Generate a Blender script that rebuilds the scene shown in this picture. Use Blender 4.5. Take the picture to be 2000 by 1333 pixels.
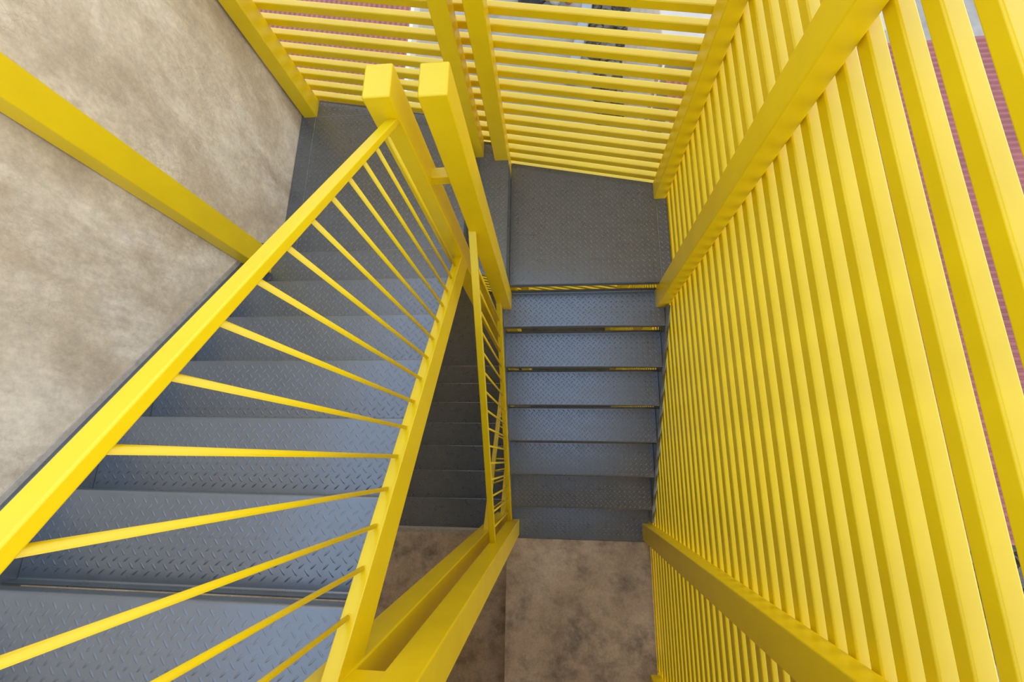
import bpy, bmesh, math, random
from mathutils import Matrix, Vector
random.seed(7)
for o in list(bpy.data.objects): bpy.data.objects.remove(o, do_unlink=True)
SC = bpy.context.scene
COL = SC.collection

# ------------------------------------------------------------------ camera
def rx(a): return Matrix(((1,0,0),(0,math.cos(a),-math.sin(a)),(0,math.sin(a),math.cos(a))))
def ry(a): return Matrix(((math.cos(a),0,math.sin(a)),(0,1,0),(-math.sin(a),0,math.cos(a))))
def rz(a): return Matrix(((math.cos(a),-math.sin(a),0),(math.sin(a),math.cos(a),0),(0,0,1)))
CAMR = (-0.258999, -0.095140, -0.015225)
CAMC = (0.39298, -1.25144, 3.09156)
FPX = 878.77
cd = bpy.data.cameras.new('camera'); cam = bpy.data.objects.new('camera', cd); COL.objects.link(cam)
cd.sensor_width = 36.0; cd.sensor_fit = 'HORIZONTAL'; cd.lens = FPX*36.0/2000.0
cd.clip_start = 0.02; cd.clip_end = 300
Rm = (rx(CAMR[0]) @ ry(CAMR[1]) @ rz(CAMR[2])).transposed()
cam.matrix_world = Matrix.Translation(CAMC) @ Rm.to_4x4()
SC.camera = cam

# ------------------------------------------------------------------ sky and exposure
wd = bpy.data.worlds.new('overcast_sky'); SC.world = wd; wd.use_nodes = True
bg = wd.node_tree.nodes['Background']
wt = wd.node_tree
_tc = wt.nodes.new('ShaderNodeTexCoord'); _sx = wt.nodes.new('ShaderNodeSeparateXYZ'); _rp = wt.nodes.new('ShaderNodeValToRGB')
wt.links.new(_tc.outputs['Generated'], _sx.inputs[0]); wt.links.new(_sx.outputs['Z'], _rp.inputs[0])
_rp.color_ramp.elements[0].position = 0.0; _rp.color_ramp.elements[0].color = (1.15, 1.12, 1.06, 1)     # hazy white horizon
_rp.color_ramp.elements[1].position = 1.0; _rp.color_ramp.elements[1].color = (0.37, 0.51, 0.77, 1)    # pale blue overhead
wt.links.new(_rp.outputs[0], bg.inputs[0]); bg.inputs[1].default_value = 1.0
SC.view_settings.view_transform = 'Standard'; SC.view_settings.look = 'None'
SC.view_settings.gamma = 1.0; SC.view_settings.use_curve_mapping = False
SC.view_settings.exposure = 1.25

# ------------------------------------------------------------------ materials
def newmat(name):
    m = bpy.data.materials.new(name); m.use_nodes = True
    nt = m.node_tree; b = nt.nodes['Principled BSDF']
    return m, nt, b
def N(nt, kind, **kw):
    n = nt.nodes.new(kind)
    for k, v in kw.items():
        if k in n.inputs: n.inputs[k].default_value = v
        else: setattr(n, k, v)
    return n
def ramp(nt, fac, stops):
    r = nt.nodes.new('ShaderNodeValToRGB'); e = r.color_ramp.elements
    while len(e) < len(stops): e.new(0.5)
    for i, (p, c) in enumerate(stops):
        e[i].position = p; e[i].color = (c[0], c[1], c[2], 1)
    nt.links.new(fac, r.inputs[0]); return r.outputs[0]
def mix(nt, a, b, fac, mode='MIX'):
    n = nt.nodes.new('ShaderNodeMix'); n.data_type = 'RGBA'; n.blend_type = mode
    for sock, val in ((n.inputs[0], fac), (n.inputs[6], a), (n.inputs[7], b)):
        if hasattr(val, 'links'): nt.links.new(val, sock)
        elif isinstance(val, (int, float)): sock.default_value = val
        else: sock.default_value = (val[0], val[1], val[2], 1)
    return n.outputs[2]
def coords(nt, scale=(1,1,1)):
    t = nt.nodes.new('ShaderNodeTexCoord'); mp = nt.nodes.new('ShaderNodeMapping')
    mp.inputs['Scale'].default_value = scale
    nt.links.new(t.outputs['Object'], mp.inputs[0]); return mp.outputs[0]
def noise(nt, vec, scale, detail=4, rough=0.55, dist=0.0):
    n = N(nt, 'ShaderNodeTexNoise', Scale=scale, Detail=detail, Roughness=rough, Distortion=dist)
    nt.links.new(vec, n.inputs['Vector']); return n.outputs['Fac']
def bump(nt, b, h, strength, dist=0.002):
    n = N(nt, 'ShaderNodeBump', Strength=strength, Distance=dist)
    nt.links.new(h, n.inputs['Height']); nt.links.new(n.outputs[0], b.inputs['Normal'])

def yellow_paint():
    m, nt, b = newmat('yellow_gloss_paint')
    v = coords(nt)
    n = noise(nt, v, 6, 3)
    c = ramp(nt, n, [(0.3, (0.76, 0.540, 0.0)), (0.7, (0.82, 0.590, 0.0))])
    nt.links.new(c, b.inputs['Base Color'])
    b.inputs['Roughness'].default_value = 0.36
    b.inputs['IOR'].default_value = 1.65
    b.inputs['Specular Tint'].default_value = (1.0, 0.96, 0.78, 1)
    h = noise(nt, v, 120, 2)
    bump(nt, b, h, 0.02, 0.002)
    return m
def steel_paint():
    m, nt, b = newmat('dark_grey_chequer_steel')
    v = coords(nt)
    n = noise(nt, v, 9, 5, 0.6)
    c = ramp(nt, n, [(0.25, (0.064, 0.083, 0.104)), (0.75, (0.086, 0.107, 0.130))])
    nt.links.new(c, b.inputs['Base Color'])
    b.inputs['IOR'].default_value = 2.2
    n2 = noise(nt, v, 14, 5, 0.65)
    r = ramp(nt, n2, [(0.3, (0.25,)*3), (0.7, (0.34,)*3)])
    nt.links.new(r, b.inputs['Roughness'])
    bump(nt, b, noise(nt, v, 60, 3), 0.08, 0.002)
    return m
def concrete(name, stops, stain, crack=0.5, scale=1.0, rough=0.7, dist=0.4):
    m, nt, b = newmat(name)
    v = coords(nt)
    big = noise(nt, v, 1.7*scale, 6, 0.62, dist)
    c = ramp(nt, big, stops)
    st = noise(nt, coords(nt, (1, 1, 0.45)), 3.1*scale, 8, 0.68, dist*0.6)
    sm = ramp(nt, st, [(0.46, (0,)*3), (0.68, (1,)*3)])
    c = mix(nt, c, stain, sm)
    fine = noise(nt, v, 45*scale, 6, 0.7)
    fr = ramp(nt, fine, [(0.3, (0.82,)*3), (0.7, (1.08,)*3)])
    c = mix(nt, c, fr, 1.0, 'MULTIPLY')
    med = ramp(nt, noise(nt, v, 13*scale, 5, 0.7), [(0.32, (0.88,)*3), (0.68, (1.08,)*3)])
    c = mix(nt, c, med, 1.0, 'MULTIPLY')
    dv = N(nt, 'ShaderNodeTexVoronoi', Scale=22*scale); dv.feature = 'DISTANCE_TO_EDGE'
    wv = nt.nodes.new('ShaderNodeVectorMath'); wv.operation = 'ADD'
    nn = N(nt, 'ShaderNodeTexNoise', Scale=18*scale, Detail=3)
    nt.links.new(v, nn.inputs['Vector'])
    sc_ = nt.nodes.new('ShaderNodeVectorMath'); sc_.operation = 'SCALE'; sc_.inputs['Scale'].default_value = 0.05/scale
    nt.links.new(nn.outputs['Color'], sc_.inputs[0])
    nt.links.new(v, wv.inputs[0]); nt.links.new(sc_.outputs[0], wv.inputs[1])
    nt.links.new(wv.outputs[0], dv.inputs['Vector'])
    cl = ramp(nt, dv.outputs['Distance'], [(0.0, (1,)*3), (0.035, (0,)*3)])
    mk = ramp(nt, noise(nt, v, 2.3*scale, 3), [(0.45, (0,)*3), (0.62, (crack,)*3)])
    cm = mix(nt, (0, 0, 0), cl, mk)
    c = mix(nt, c, mix(nt, c, (0.62, 0.60, 0.58), 1.0, 'MULTIPLY'), cm)
    nt.links.new(c, b.inputs['Base Color'])
    b.inputs['Roughness'].default_value = rough
    bump(nt, b, fine, 0.12, 0.004)
    return m
def plain(name, col, rough=0.6, var=0.1, scale=8):
    m, nt, b = newmat(name)
    n = noise(nt, coords(nt), scale, 5, 0.6)
    lo = [x*(1-var) for x in col]; hi = [min(1, x*(1+var)) for x in col]
    nt.links.new(ramp(nt, n, [(0.3, lo), (0.7, hi)]), b.inputs['Base Color'])
    b.inputs['Roughness'].default_value = rough
    return m
M_Y = yellow_paint()
M_S = steel_paint()
M_WALL = concrete('polished_concrete_wall', [(0.30, (0.57, 0.475, 0.35)), (0.5, (0.80, 0.71, 0.57)), (0.66, (0.93, 0.87, 0.77))], (0.53, 0.43, 0.305))
M_FLOOR = concrete('stained_concrete_floor', [(0.3, (0.46, 0.355, 0.245)), (0.5, (0.62, 0.49, 0.355)), (0.72, (0.74, 0.61, 0.47))], (0.26, 0.215, 0.165), 0.15, 1.3, 0.7, 0.0)
M_EDGE = plain('pale_mortar', (0.42, 0.39, 0.34), 0.8, 0.2, 30)
M_RED = plain('red_painted_roof_sheet', (0.30, 0.085, 0.075), 0.5, 0.2, 3)
M_WHITE = plain('white_painted_metal', (0.62, 0.62, 0.62), 0.5, 0.05)
M_GROUND = plain('pale_dusty_ground', (0.33, 0.295, 0.25), 0.9, 0.3, 1.2)
M_PALE = plain('pale_cement_roof', (0.50, 0.45, 0.38), 0.8, 0.12, 1.5)
M_RUB = plain('grey_rubble', (0.13, 0.11, 0.09), 0.9, 0.6, 7)
M_DARK = plain('dark_tarpaulin', (0.05, 0.055, 0.065), 0.6, 0.3)
M_ORANGE = plain('orange_cloth', (0.75, 0.28, 0.10), 0.7, 0.15)
M_PIPE = plain('pale_blue_grey_pipe', (0.27, 0.31, 0.35), 0.5, 0.1)
M_GREEN = plain('green_leaf', (0.10, 0.24, 0.06), 0.6, 0.3)

# ------------------------------------------------------------------ helpers
def link(name, me, mat=None, parent=None, loc=None):
    o = bpy.data.objects.new(name, me); COL.objects.link(o)
    if me is not None and mat is not None and not me.materials: me.materials.append(mat)
    if parent is not None: o.parent = parent
    if loc is not None: o.location = loc
    return o
def tag(o, label, cat, group=None, kind=None):
    o['label'] = label
    o['category'] = cat
    if group: o['group'] = group
    if kind: o['kind'] = kind
    return o
def thing(name, label, cat, loc=(0, 0, 0), group=None):
    o = link(name, None, loc=loc); return tag(o, label, cat, group)
def mesh(name, verts, faces, smooth=False):
    me = bpy.data.meshes.new(name); me.from_pydata([tuple(v) for v in verts], [], faces); me.update()
    if smooth:
        for p in me.polygons: p.use_smooth = True
    return me
def rrect(w, h, r, seg=3):
    pts = []
    for cx, cy, a0 in ((w/2-r, h/2-r, 0), (-w/2+r, h/2-r, 90), (-w/2+r, -h/2+r, 180), (w/2-r, -h/2+r, 270)):
        for i in range(seg+1):
            a = math.radians(a0+90.0*i/seg); pts.append((cx+r*math.cos(a), cy+r*math.sin(a)))
    return pts
def arc_normals(n=16, seg=3):
    out = []
    for a0 in (0, 90, 180, 270):
        for i in range(seg+1):
            a = math.radians(a0+90.0*i/seg); out.append((math.cos(a), math.sin(a)))
    return out
def round_normals(me, vn):
    """smooth rounded corners between exactly flat faces; caps keep their own normal"""
    for p in me.polygons: p.use_smooth = True
    ln = []
    for p in me.polygons:
        for li in p.loop_indices:
            v = vn[me.loops[li].vertex_index]
            ln.append(tuple(p.normal) if (len(p.vertices) > 4 or v is None) else tuple(v))
    me.normals_split_custom_set(ln)
def sweep(name, p0, p1, w, h, r=0.004, side=None):
    """closed rounded bar from p0 to p1; w along the side axis, h across"""
    p0, p1 = Vector(p0), Vector(p1); d = (p1-p0).normalized()
    s = Vector(side) if side else Vector((1, 0, 0))
    s = (s-d*s.dot(d)).normalized(); u = d.cross(s).normalized()
    if u.z < 0: u = -u
    sec = rrect(w, h, r); n = len(sec); vs = []
    for p in (p0, p1):
        vs += [p+s*a+u*b for a, b in sec]
    fs = [(i, (i+1) % n, n+(i+1) % n, n+i) for i in range(n)]
    fs += [tuple(range(n-1, -1, -1)), tuple(range(n, 2*n))]
    me = mesh(name, vs, fs); fixn(me)
    nn = [s*a+u*b for a, b in arc_normals()]; round_normals(me, nn+nn); return me
def fixn(me):
    bm = bmesh.new(); bm.from_mesh(me); bmesh.ops.recalc_face_normals(bm, faces=bm.faces[:]); bm.to_mesh(me); bm.free(); me.update()
def post_mesh(name, x0, x1, y0, y1, z0, z1, r=0.006):
    """upright rounded box tube, closed at both ends with a softened top edge"""
    w, h = x1-x0, y1-y0; cx, cy = (x0+x1)/2, (y0+y1)/2
    rings = [(z0, 0.0), (z1-0.006, 0.0), (z1-0.0018, 0.0018), (z1, 0.006)]
    vs = []; n = None
    for z, ins in rings:
        sec = rrect(w-2*ins, h-2*ins, max(0.002, r-ins*0.5)); n = len(sec)
        vs += [(cx+a, cy+b, z) for a, b in sec]
    fs = []
    for k in range(len(rings)-1):
        for i in range(n): fs.append((k*n+i, k*n+(i+1) % n, (k+1)*n+(i+1) % n, (k+1)*n+i))
    fs += [tuple(range(n-1, -1, -1)), tuple(range((len(rings)-1)*n, len(rings)*n))]
    me = mesh(name, vs, fs); fixn(me)
    an = arc_normals(); vn = []
    for k, up in enumerate((0.0, 0.0, 0.75, 3.0)): vn += [Vector((a, b, up)).normalized() for a, b in an]
    round_normals(me, vn); return me
def box_mesh(name, x0, x1, y0, y1, z0, z1, bev=0.0):
    bm = bmesh.new(); bmesh.ops.create_cube(bm, size=1)
    for v in bm.verts: v.co = ((x0+x1)/2+v.co.x*(x1-x0), (y0+y1)/2+v.co.y*(y1-y0), (z0+z1)/2+v.co.z*(z1-z0))
    if bev: bmesh.ops.bevel(bm, geom=bm.edges[:], offset=bev, segments=2, affect='EDGES', profile=0.5)
    me = bpy.data.meshes.new(name); bm.to_mesh(me); bm.free(); return me
def plate_mesh(name, poly, z, t):
    n = len(poly); vs = [(x, y, z) for x, y in poly]+[(x, y, z-t) for x, y in poly]
    fs = [tuple(range(n)), tuple(range(2*n-1, n-1, -1))]+[(i, n+i, n+(i+1) % n, (i+1) % n) for i in range(n)]
    me = mesh(name, vs, fs); fixn(me); return me
def inside(x, y, poly):
    c = False; n = len(poly)
    for i in range(n):
        (x1, y1), (x2, y2) = poly[i], poly[(i+1) % n]
        if (y1 > y) != (y2 > y) and x < (x2-x1)*(y-y1)/(y2-y1)+x1: c = not c
    return c
PITCH = 0.0414
def bars_mesh(name, poly, z, ox=0.0, oy=0.0, margin=0.010):
    """raised lens-shaped bars of chequer plate, alternately slanted, inside a polygon"""
    a, b, w, h = 0.0165, 0.0085, 0.0038, 0.0022
    base = [(-a, 0, 0), (a, 0, 0), (-b, w, 0), (b, w, 0), (-b, -w, 0), (b, -w, 0), (-b*0.9, 0, h), (b*0.9, 0, h)]
    fcs = [(2, 6, 7, 3), (5, 7, 6, 4), (0, 4, 6), (0, 6, 2), (1, 3, 7), (1, 7, 5)]
    xs = [p[0] for p in poly]; ys = [p[1] for p in poly]
    i0, i1 = int((min(xs)-ox)/PITCH)-1, int((max(xs)-ox)/PITCH)+2
    j0, j1 = int((min(ys)-oy)/PITCH)-1, int((max(ys)-oy)/PITCH)+2
    vs, fs = [], []
    for k, ang in ((0, -49), (1, 47)):
        ca, sa = math.cos(math.radians(ang)), math.sin(math.radians(ang))
        for i in range(i0, i1):
            for j in range(j0, j1):
                x = ox+(i+0.5*k)*PITCH; y = oy+(j+0.5*k)*PITCH
                ok = all(inside(x+dx, y+dy, poly) for dx, dy in ((margin, margin), (-margin, margin), (margin, -margin), (-margin, -margin)))
                if not ok: continue
                s = len(vs)
                vs += [(x+p[0]*ca-p[1]*sa, y+p[0]*sa+p[1]*ca, z-0.0002+p[2]) for p in base]
                fs += [tuple(s+q for q in f) for f in fcs]
    return mesh(name, vs, fs, True)
def add_bars(parent, poly, z, **kw):
    o = link('raised_bars', bars_mesh('raised_bars', poly, z, **kw), M_S, parent); o['kind'] = 'stuff'; return o
def copy_tree(o, parent=None, dz=0.0):
    c = o.copy(); COL.objects.link(c)
    if parent is not None: c.parent = parent
    else: c.location.z += dz
    for ch in list(o.children): copy_tree(ch, c)
    return c

# ------------------------------------------------------------------ dimensions (metres)
G = 0.27553; RR = 0.1816; RL = 0.188
ZL, ZM, ZR = 0.436, 0.218, 0.0              # landing left, middle step, landing right
ZFR = -7*RR                                 # concrete floor right part
ZTOP = ZL+8*RL                              # upper floor
F = 3.583                                   # storey
ZFL = ZTOP-F                                # concrete floor left part
YW = -1.935                                 # floor edge
WALLX = -1.475
SCRX = 1.24
def ys(x): return 1.06-0.215*x              # inner face of the rear slat screen

# ------------------------------------------------------------------ structure
def struct(name, me, mat, label, cat):
    o = link(name, me, mat); o['label'] = label; o['category'] = cat; o['kind'] = 'structure'; return o
struct('wall_left', box_mesh('wall_left', -1.95, WALLX, -4.4, ys(WALLX)-0.03, -7.0, 3.4), M_WALL, 'tall polished concrete wall beside the left flight', 'wall')
struct('wall_rear_light_block', box_mesh('wall_rear_light_block', -1.475, 1.2, -3.75, -3.6, -7.0, ZTOP+0.1), M_FLOOR, 'unseen concrete wall added behind the lower floor to shut out light', 'wall')  # out of view; added so rear light does not reach the lower flight
fr = struct('floor', box_mesh('floor', -0.062, 1.205, -4.4, YW, ZFR-0.16, ZFR, 0.004), M_FLOOR, 'stained brown concrete floor slab at the foot of the right flight', 'floor')
struct('floor', box_mesh('floor', WALLX, -0.03, -4.4, YW-0.035, ZFL-0.16, ZFL), M_FLOOR, 'darker concrete floor slab below the two tall yellow posts', 'floor')
struct('trim_1', box_mesh('trim_1', WALLX, -0.23, YW-0.035, YW, ZFL-0.16, ZFL+0.002), M_EDGE, 'pale mortar strip along the lower floor edge', 'trim')
struct('floor', box_mesh('floor', WALLX, -0.03, -4.4, YW-0.03, ZTOP-0.16, ZTOP), M_FLOOR, 'upper concrete floor slab at the head of the left flight', 'floor')
struct('floor', box_mesh('floor', -0.062, 1.205, -4.4, YW-0.03, ZFR+F-0.16, ZFR+F), M_FLOOR, 'upper concrete floor slab above the brown floor', 'floor')

# ------------------------------------------------------------------ stair flights
def tread_mesh(name, x0, x1, sgn, depth=0.262):
    """folded plate: lip down at the nosing, upstand at the back; local origin on the nosing edge, +s runs back"""
    t = 0.004; r = 0.009; lip = 0.045
    pl = [(0.0, -lip), (0.0, -r)]
    for i in range(1, 5):
        a = math.radians(90.0*i/4); pl.append((r-r*math.cos(a), -r+r*math.sin(a)))
    r2 = 0.008
    pl.append((depth-r2, 0.0))
    for i in range(1, 5):
        a = math.radians(90.0*i/4); pl.append((depth-r2+r2*math.sin(a), r2-r2*math.cos(a)))
    pl.append((depth, lip-0.002))
    nrm = []
    for i in range(len(pl)):
        a = pl[max(0, i-1)]; b = pl[min(len(pl)-1, i+1)]; dx, dz = b[0]-a[0], b[1]-a[1]; L = math.hypot(dx, dz)
        nrm.append((dz/L, -dx/L))
    low = [(p[0]+n[0]*t, p[1]+n[1]*t) for p, n in zip(pl, nrm)]
    n = len(pl); vs = []
    for x in (x0, x1):
        vs += [(x, -sgn*s, z) for s, z in pl]+[(x, -sgn*s, z) for s, z in low]
    fs = []
    m = 2*n
    for i in range(n-1):
        fs += [(i, i+1, m+i+1, m+i), (n+i+1, n+i, m+n+i, m+n+i+1), (i+1, i, n+i, n+i+1), (m+i, m+i+1, m+n+i+1, m+n+i)]
    fs += [(0, n, m+n, m), (n-1, 2*n-1, m+2*n-1, m+n-1)]
    me = mesh(name, vs, fs, True); fixn(me)
    me.set_sharp_from_angle(angle=math.radians(30)); return me
def sloped_plate(name, x0, x1, y0, z0, y1, z1, h):
    vs = [(x, y, z) for x in (x0, x1) for y, z in ((y0, z0), (y1, z1), (y1, z1-h), (y0, z0-h))]
    me = mesh(name, vs, [(0, 1, 2, 3), (7, 6, 5, 4), (0, 4, 5, 1), (1, 5, 6, 2), (2, 6, 7, 3), (3, 7, 4, 0)]); fixn(me)
    bm = bmesh.new(); bm.from_mesh(me); bmesh.ops.bevel(bm, geom=bm.edges[:], offset=min(0.003, (x1-x0)*0.2), segments=2, affect='EDGES', profile=0.5); bm.to_mesh(me); bm.free()
    return me
# left flight: nosings face +Y, rising towards -Y
fl = thing('stair_flight', 'dark grey chequer plate stair flight along the concrete wall, rising towards the camera', 'stairs', (0, 0, ZL))
tm = tread_mesh('tread', WALLX+0.03, -0.165, 1, 0.296)
bmL = bars_mesh('raised_bars', [(WALLX+0.035, -0.008), (-0.17, -0.008), (-0.17, -0.288), (WALLX+0.035, -0.288)], 0.0, oy=0.01)
tm.materials.append(M_S); bmL.materials.append(M_S)
for k in range(1, 8):
    t = link('tread', tm, None, fl, (0, -(k-1)*G, k*RL)); bo = link('raised_bars', bmL, None, t); bo['kind'] = 'stuff'
sw = link('wall_stringer', sloped_plate('wall_stringer', WALLX+0.002, WALLX+0.028, 0.06, RL+0.018, -7*G, 8*RL+0.063, 0.30), M_S, fl)
struct('trim_2', sloped_plate('trim_2', WALLX, WALLX+0.007, -0.02, ZL+RL+0.018+0.0546+0.028, -7*G, ZL+8*RL+0.063+0.028, 0.05), M_EDGE, 'pale mortar strip on the concrete wall above the left flight', 'trim')
# right flight: nosings face -Y, falling towards -Y
fr_ = thing('stair_flight', 'dark grey chequer plate stair flight beside the yellow slats, descending to the concrete floor', 'stairs', (0, 0, 0))
tm2 = tread_mesh('tread', 0.0, 1.203, -1, 0.2765)
bmR = bars_mesh('raised_bars', [(0.006, 0.008), (1.197, 0.008), (1.197, 0.27), (0.006, 0.27)], 0.0, ox=0.005)
tm2.materials.append(M_S); bmR.materials.append(M_S)
for k in range(1, 7):
    t = link('tread', tm2, None, fr_, (0, -k*G, -k*RR)); bo = link('raised_bars', bmR, None, t); bo['kind'] = 'stuff'
t = link('bottom_plate', box_mesh('bottom_plate', 0.0, 1.2, YW+0.002, -6*G+0.05, ZFR-0.012, ZFR+0.002), M_S, fr_)
add_bars(t, [(0.0, YW), (1.2, YW), (1.2, -6*G+0.04), (0, -6*G+0.04)], ZFR+0.002)
link('wall_stringer', sloped_plate('wall_stringer', 1.207, 1.234, -0.14, -0.14*RR/G-0.02, -1.77, -1.77*RR/G-0.02, 0.24), M_S, fr_)
link('inner_stringer_plate', sloped_plate('inner_stringer_plate', -0.0045, -0.0005, -0.14, -0.14*RR/G-0.03, -1.77, -1.77*RR/G-0.03, 0.22), M_S, fr_)

# ------------------------------------------------------------------ landings
# left landing
ll = thing('stair_landing', 'dark grey chequer plate landing in the corner of the concrete wall and rear slats', 'landing')
sx = -1.362
back = lambda x: ys(x)-0.012
main = [(sx, -0.02), (-0.205, -0.02), (-0.205, back(-0.205)), (-0.62, back(-0.62)), (-0.62, 1.185), (sx, 1.185)]
pm = link('main_plate', plate_mesh('main_plate', main, ZL, 0.006), M_S, ll); add_bars(pm, main, ZL)
side = [(WALLX+0.003, -0.02), (sx-0.002, -0.02), (sx-0.002, back(sx)), (WALLX+0.003, back(WALLX))]
pm = link('side_plate', plate_mesh('side_plate', side, ZL-0.001, 0.006), M_S, ll); add_bars(pm, side, ZL-0.001, ox=0.013, oy=0.011)
bk = [(sx, 1.187), (-0.625, 1.187), (sx, back(sx))]
pm = link('back_plate', plate_mesh('back_plate', bk, ZL-0.001, 0.006), M_S, ll); add_bars(pm, bk, ZL-0.001, ox=0.02)
link('edge_lip', box_mesh('edge_lip', -0.209, -0.205, -0.02, back(-0.205), ZL-0.05, ZL-0.001, 0.001), M_S, ll)
M_SEAM = plain('worn_weld_seam', (0.24, 0.25, 0.26), 0.6, 0.4, 60)
link('weld_seam', box_mesh('weld_seam', sx-0.003, sx+0.001, -0.02, 1.185, ZL-0.001, ZL+0.0008), M_SEAM, ll)
link('weld_seam', box_mesh('weld_seam', sx, -0.625, 1.184, 1.188, ZL-0.001, ZL+0.0008), M_SEAM, ll)
# middle step
lm = thing('landing_step', 'narrow dark grey chequer plate step between the two newel posts and the rear screen', 'step')
mp = [(-0.235, -0.012), (0.058, -0.012), (0.058, back(0.058)), (-0.235, back(-0.235))]
pm = link('step_plate', plate_mesh('step_plate', mp, ZM, 0.006), M_S, lm); add_bars(pm, mp, ZM, ox=0.01)
link('edge_lip', box_mesh('edge_lip', 0.054, 0.0585, -0.012, back(0.058), ZR-0.06, ZM+0.0005, 0.001), M_S, lm)
link('edge_lip', box_mesh('edge_lip', -0.239, -0.2352, -0.012, back(-0.235), ZM, ZM+0.045, 0.001), M_S, lm)
# right landing
lr = thing('stair_landing', 'dark grey chequer plate landing at the head of the right flight beside the corner post', 'landing')
rp = [(0.066, 0.0), (1.158, 0.0), (1.158, back(1.158)), (0.066, back(0.066))]
pm = link('main_plate', plate_mesh('main_plate', rp, ZR, 0.006), M_S, lr); add_bars(pm, [(0.072, 0.006), (1.155, 0.006), (1.155, back(1.158)), (0.072, back(0.07))], ZR, ox=0.004)
rs = [(1.160, 0.0), (1.236, 0.0), (1.236, back(1.236)), (1.160, back(1.160))]
pm = link('side_plate', plate_mesh('side_plate', rs, ZR-0.001, 0.006), M_S, lr); add_bars(pm, rs, ZR-0.001, ox=0.018, oy=0.017)
link('weld_seam', box_mesh('weld_seam', 1.157, 1.161, 0.0, 0.62, ZR-0.001, ZR+0.0008), M_SEAM, lr)
link('front_lip', box_mesh('front_lip', 0.05, 1.205, -0.005, -0.0005, ZR-0.05, ZR, 0.0015), M_S, lr)
link('edge_lip', box_mesh('edge_lip', 0.0605, 0.0655, 0.0, back(0.066), ZR-0.05, ZR+0.004, 0.0015), M_S, lr)
# lower storey repeats
c = copy_tree(fl, None, -F); tag(c, 'shadowed dark stair flight one storey down, seen between the two railings', 'stairs')
c = copy_tree(fr_, None, -F); tag(c, 'lowest dark stair flight glimpsed through the gaps of the right flight', 'stairs')
c = copy_tree(ll, None, -F); tag(c, 'shadowed dark chequer landing one storey down at the head of the lower flight', 'landing')
c = copy_tree(lm, None, -F); tag(c, 'narrow dark step of the landing one storey down', 'step')
c = copy_tree(lr, None, -F); tag(c, 'lower right chequer landing glimpsed beneath the right landing', 'landing')

# ------------------------------------------------------------------ newel posts
NY0, NY1 = -0.134, 0.0
AY0, AY1 = -1.912, -1.776
N1X = (-0.222, -0.127); N2X = (-0.040, 0.060)
n1 = thing('newel_post', 'thick yellow box newel, the left of the two flat-topped posts at mid landing', 'post', group='yellow newel posts')
link('shaft', post_mesh('shaft', N1X[0], N1X[1], NY0, NY1, -5.3, 1.945), M_Y, n1)
link('cross_tube', sweep('cross_tube', (N1X[1]-0.005, -0.07, 1.43), (N2X[0]+0.005, -0.07, 1.43), 0.05, 0.055, 0.006, (0, 1, 0)), M_Y, n1)
n2 = thing('newel_post', 'thick yellow box newel, the right of the two flat-topped posts at mid landing', 'post', group='yellow newel posts')
link('shaft', post_mesh('shaft', N2X[0], N2X[1], NY0, NY1, -5.3, 1.937), M_Y, n2)
pb = thing('newel_post', 'tall yellow box post carrying the lower end of the near left railing', 'post', group='yellow newel posts')
link('shaft', post_mesh('shaft', N1X[0], N1X[1]+0.002, AY0, AY1, -5.3, 2.98), M_Y, pb)
pa = thing('newel_post', 'tall yellow box post standing at the left front edge of the brown concrete floor', 'post', group='yellow newel posts')
link('shaft', post_mesh('shaft', N2X[0]-0.008, N2X[1]-0.008, AY0, AY1, -5.3, 2.98), M_Y, pa)
link('cross_plate', sweep('cross_plate', (N1X[1]-0.03, AY1-0.010, 1.90), (N2X[0]+0.02, AY1-0.010, 1.90), 0.018, 0.19, 0.004, (0, 1, 0)), M_Y, pb)

# ------------------------------------------------------------------ railings
def cyl_mesh(name, r, z0, z1, n=12):
    vs = [(r*math.cos(2*math.pi*i/n), r*math.sin(2*math.pi*i/n), z) for z in (z0, z1) for i in range(n)]
    fs = [(i, (i+1) % n, n+(i+1) % n, n+i) for i in range(n)]+[tuple(range(n-1, -1, -1)), tuple(range(n, 2*n))]
    return mesh(name, vs, fs, True)
def railing(label, xr, zs, zh, slope, ybal, hx, hslope, th, cat='railing'):
    """zs/zh: stringer and handrail top heights at Y=0; slope dz/dY"""
    o = thing('stair_railing', label, cat, group='yellow stair railings')
    x0, x1 = xr; xc = (x0+x1)/2; w = x1-x0
    link('stringer', sloped_plate('stringer', x0, x1, NY0+0.02, zs+slope*(NY0+0.02), AY1-0.02, zs+slope*(AY1-0.02), 0.16), M_Y, o)
    hc = (hx[0]+hx[1])/2
    link('handrail', sweep('handrail', (hc, NY0+0.015, zh+hslope*(NY0+0.015)-th*0.6), (hc, AY1-0.015, zh+hslope*(AY1-0.015)-th*0.6), hx[1]-hx[0], th, 0.004, (1, 0, 0)), M_Y, o)
    L = zh-zs
    bm_ = cyl_mesh('baluster', 0.0066, -0.01, L-0.02); bm_.materials.append(M_Y)
    wm = bpy.data.meshes.new('weld'); b = bmesh.new(); bmesh.ops.create_cone(b, cap_ends=True, segments=10, radius1=0.0105, radius2=0.0068, depth=0.008)
    bmesh.ops.rotate(b, verts=b.verts[:], matrix=Matrix.Rotation(math.atan(slope)*0.8, 3, 'X'))
    b.to_mesh(wm); b.free(); wm.materials.append(M_Y)
    for y in ybal:
        q = link('baluster', bm_, None, o, (xc, y, zs+slope*y))
        link('weld', wm, None, q, (0, 0, 0.001))
    return o
SL = -RL/G; SR = RR/G
r1 = railing('yellow stair railing with round balusters and flat handrail, nearest the camera on the left flight', (-0.174, -0.131), 0.685, 1.755, SL, [-0.222-0.1025*k for k in range(15)], (-0.1755, -0.137), -0.6865, 0.023)
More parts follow.
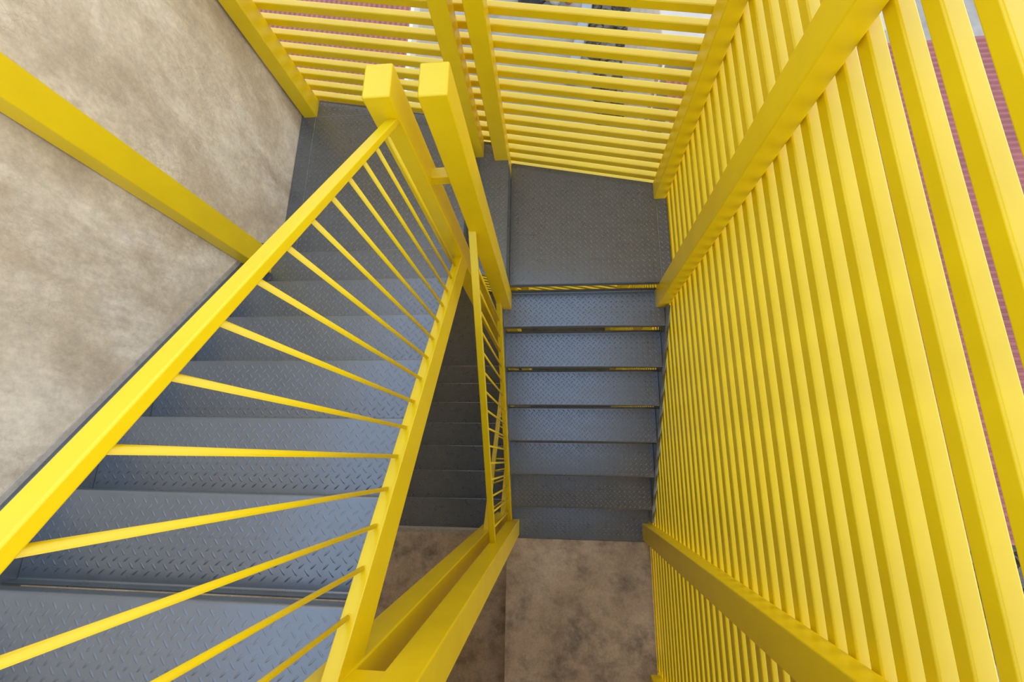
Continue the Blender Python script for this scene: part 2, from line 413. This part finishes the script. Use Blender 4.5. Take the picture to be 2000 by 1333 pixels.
r2 = railing('yellow stair railing with round balusters along the inner side of the right flight', (-0.042, -0.005), 0.058, 1.14, SR, [-0.245-0.1031*k for k in range(15)], (-0.043, -0.004), SR, 0.026)
r3 = copy_tree(r1, None, -F); tag(r3, 'shaded yellow railing of the flight one storey down, deep behind the right flight railing', 'railing', 'yellow stair railings')

# ------------------------------------------------------------------ slat screens
PZ = 0.1015
ZLO, ZHI = -5.2, 2.80
sr = thing('slat_screen', 'tall yellow steel screen of horizontal slats along the right side of the stairs', 'screen')
sm = sweep('slat', (SCRX+0.0235, -4.3, 0), (SCRX+0.0235, 0.842, 0), 0.047, 0.047, 0.006, (1, 0, 0)); sm.materials.append(M_Y)
z = 2.043
while z-PZ > ZLO: z -= PZ
while z < ZHI:
    link('slat', sm, None, sr, (0, 0, z-0.0235)); z += PZ
RPX = (1.143, 1.230)
for y0, y1 in ((0.665, 0.800), (NY0, NY1), (AY0-0.01, AY1-0.005), (-3.08, -2.945), ):
    link('post', post_mesh('post', RPX[0], RPX[1], y0, y1, ZLO, ZHI+0.05), M_Y, sr)
sb = thing('slat_screen', 'tall yellow steel screen of horizontal slats closing the rear of the landings', 'screen')
d = Vector((1, -0.215, 0)).normalized(); out = Vector((0.215, 1, 0)).normalized()
pL = Vector((-1.46, ys(-1.46), 0))+out*0.0235; pR = Vector((1.285, ys(1.285), 0))+out*0.0235
smb = sweep('slat', pL, pR, 0.047, 0.047, 0.006, out); smb.materials.append(M_Y)
z = 1.178
while z-PZ > ZLO: z -= PZ
while z < ZHI:
    link('slat', smb, None, sb, (0, 0, z-0.0235)); z += PZ
for x0, x1, y0, y1 in ((-1.456, -1.354, 1.19, 1.333), (-0.228, -0.127, 0.938, 1.072), (-0.044, 0.059, 0.902, 1.034)):
    link('post', post_mesh('post', x0, x1, y0, y1, ZLO, ZHI+0.05), M_Y, sb)
wp = tag(link('wall_post', post_mesh('wall_post', -1.468, -1.382, NY0-0.008, 0.0, ZLO, ZHI+0.05), M_Y), 'yellow box post standing against the concrete wall halfway down the left flight', 'post')

# ------------------------------------------------------------------ outside, seen through the slats
gz = -6.0
struct('ground', box_mesh('ground', -40, 40, -30, 50, gz-0.2, gz), M_GROUND, 'pale dusty ground outside beyond the slats', 'ground')
def corrugated(name, x0, x1, y0, y1, z, slope_axis, slope, pitch=0.09, h=0.022, along='y'):
    """corrugated sheet with ribs running along the given axis"""
    vs, fs = [], []
    if along == 'y':
        n = int((x1-x0)/pitch*4)
        for i in range(n+1):
            x = x0+(x1-x0)*i/n; b = h if i % 4 in (1, 2) else 0
            for y in (y0, y1): vs.append((x, y, z+b+slope*((y-y0) if slope_axis == 'y' else (x-x0))))
    else:
        n = int((y1-y0)/pitch*4)
        for i in range(n+1):
            y = y0+(y1-y0)*i/n; b = h if i % 4 in (1, 2) else 0
            for x in (x0, x1): vs.append((x, y, z+b+slope*((y-y0) if slope_axis == 'y' else (x-x0))))
    for i in range(n): fs.append((2*i, 2*i+1, 2*i+3, 2*i+2))
    me = mesh(name, vs, fs)
    bm = bmesh.new(); bm.from_mesh(me); bmesh.ops.solidify(bm, geom=bm.faces[:], thickness=0.012); bm.to_mesh(me); bm.free(); return me
def shed(label, x0, x1, y0, y1, z, along, slope_axis, slope, fascia=None, sheets=2):
    o = thing('shed', label, 'building', (0, 0, 0))
    link('wall_block', box_mesh('wall_block', x0+0.15, x1-0.15, y0+0.15, y1-0.15, gz, z-0.08+min(0, slope*((y1-y0) if slope_axis == 'y' else (x1-x0)))), M_PALE, o)
    for k in range(sheets):
        if along == 'y':
            a, b = y0+(y1-y0)*k/sheets, y0+(y1-y0)*(k+1)/sheets+0.06
            zz = z+0.014*k+(slope*(a-y0) if slope_axis == 'y' else 0)
            link('roof_sheet', corrugated('roof_sheet', x0, x1, a, b, zz, slope_axis, slope), M_RED, o)
        else:
            a, b = x0+(x1-x0)*k/sheets, x0+(x1-x0)*(k+1)/sheets+0.06
            zz = z+0.014*k+(slope*(a-x0) if slope_axis == 'x' else 0)
            link('roof_sheet', corrugated('roof_sheet', a, b, y0, y1, zz, slope_axis, slope, along='x'), M_RED, o)
    if fascia: link('fascia', box_mesh('fascia', *fascia, 0.004), M_WHITE, o)
    return o
shed('low building with red corrugated roof and white fascia behind the rear screen', -9.0, -1.93, 1.75, 9.5, -2.55, 'y', 'y', 0.0, (-1.93, -1.87, 1.75, 9.5, -2.75, -2.50), 3)
shed('low building with red corrugated roof outside the right slat screen', 4.25, 9.5, -2.05, 4.62, -2.55, 'x', 'x', 0.0, None, 3)
shed('small red roofed shed beyond the right corner post', 2.08, 4.0, 2.0, 4.33, -2.6, 'y', 'y', 0.0, None, 1)
tag(link('flat_roof_building', box_mesh('flat_roof_building', 2.05, 5.2, 4.8, 8.0, gz, -2.5, 0.02), M_PALE), 'pale flat roofed building behind the small red shed', 'building')
tag(link('roof_pole', cyl_mesh('roof_pole', 0.018, gz, -2.3), M_WHITE, None, (2.02, 4.4, 0)), 'thin white pole beside the small red shed', 'pole')
tag(link('fallen_pipe', sweep('fallen_pipe', (1.35, 10.3, gz+0.1), (0.82, 7.6, gz+0.1), 0.28, 0.2, 0.08, (1, 0, 0)), M_PIPE), 'pale blue grey pipe lying on the ground outside', 'pipe')
def blob(name, loc, sx_, sy_, sz_, mat, seed, rough=0.25):
    rnd = random.Random(seed); bm = bmesh.new(); bmesh.ops.create_icosphere(bm, subdivisions=2, radius=1)
    for v in bm.verts:
        k = 1+rough*(rnd.random()-0.5); v.co = (v.co.x*sx_*k, v.co.y*sy_*k, max(-0.3, v.co.z)*sz_*k)
    me = bpy.data.meshes.new(name); bm.to_mesh(me); bm.free()
    return link(name, me, mat, None, loc)
tag(blob('tarpaulin_bundle', (-0.15, 10.5, gz+0.1), 0.42, 0.45, 0.5, M_DARK, 1), 'dark tarpaulin bundle on the ground outside', 'bundle')
tag(blob('white_sack', (0.46, 10.35, gz+0.1), 0.17, 0.3, 0.35, M_WHITE, 2), 'white sack beside the dark bundle outside', 'sack')
tag(blob('orange_sack', (0.83, 10.3, gz+0.1), 0.12, 0.22, 0.3, M_ORANGE, 3), 'orange sack beside the white sack outside', 'sack')
rv, rf = [], []
rnd = random.Random(5)
def rock(cx, cy, s):
    b = len(rv); n = 6
    for i in range(n):
        a = 2*math.pi*i/n; k = s*(0.7+0.6*rnd.random()); rv.append((cx+k*math.cos(a), cy+k*math.sin(a), gz))
    for i in range(n):
        a = 2*math.pi*i/n+0.3; k = s*(0.4+0.4*rnd.random()); rv.append((cx+k*math.cos(a), cy+k*math.sin(a), gz+s*(0.5+0.6*rnd.random())))
    for i in range(n): rf.append((b+i, b+(i+1) % n, b+n+(i+1) % n, b+n+i))
    rf.append(tuple(b+n+i for i in range(n)))
for i in range(900): rock(rnd.uniform(1.4, 4.2), rnd.uniform(6.5, 11.5), rnd.uniform(0.04, 0.2))
for i in range(900): rock(rnd.uniform(2.5, 11), rnd.uniform(-7, -2.3), rnd.uniform(0.05, 0.25))
ro = link('rubble', mesh('rubble', rv, rf), M_RUB); tag(ro, 'grey brown rubble scattered on the ground outside', 'rubble', kind='stuff')
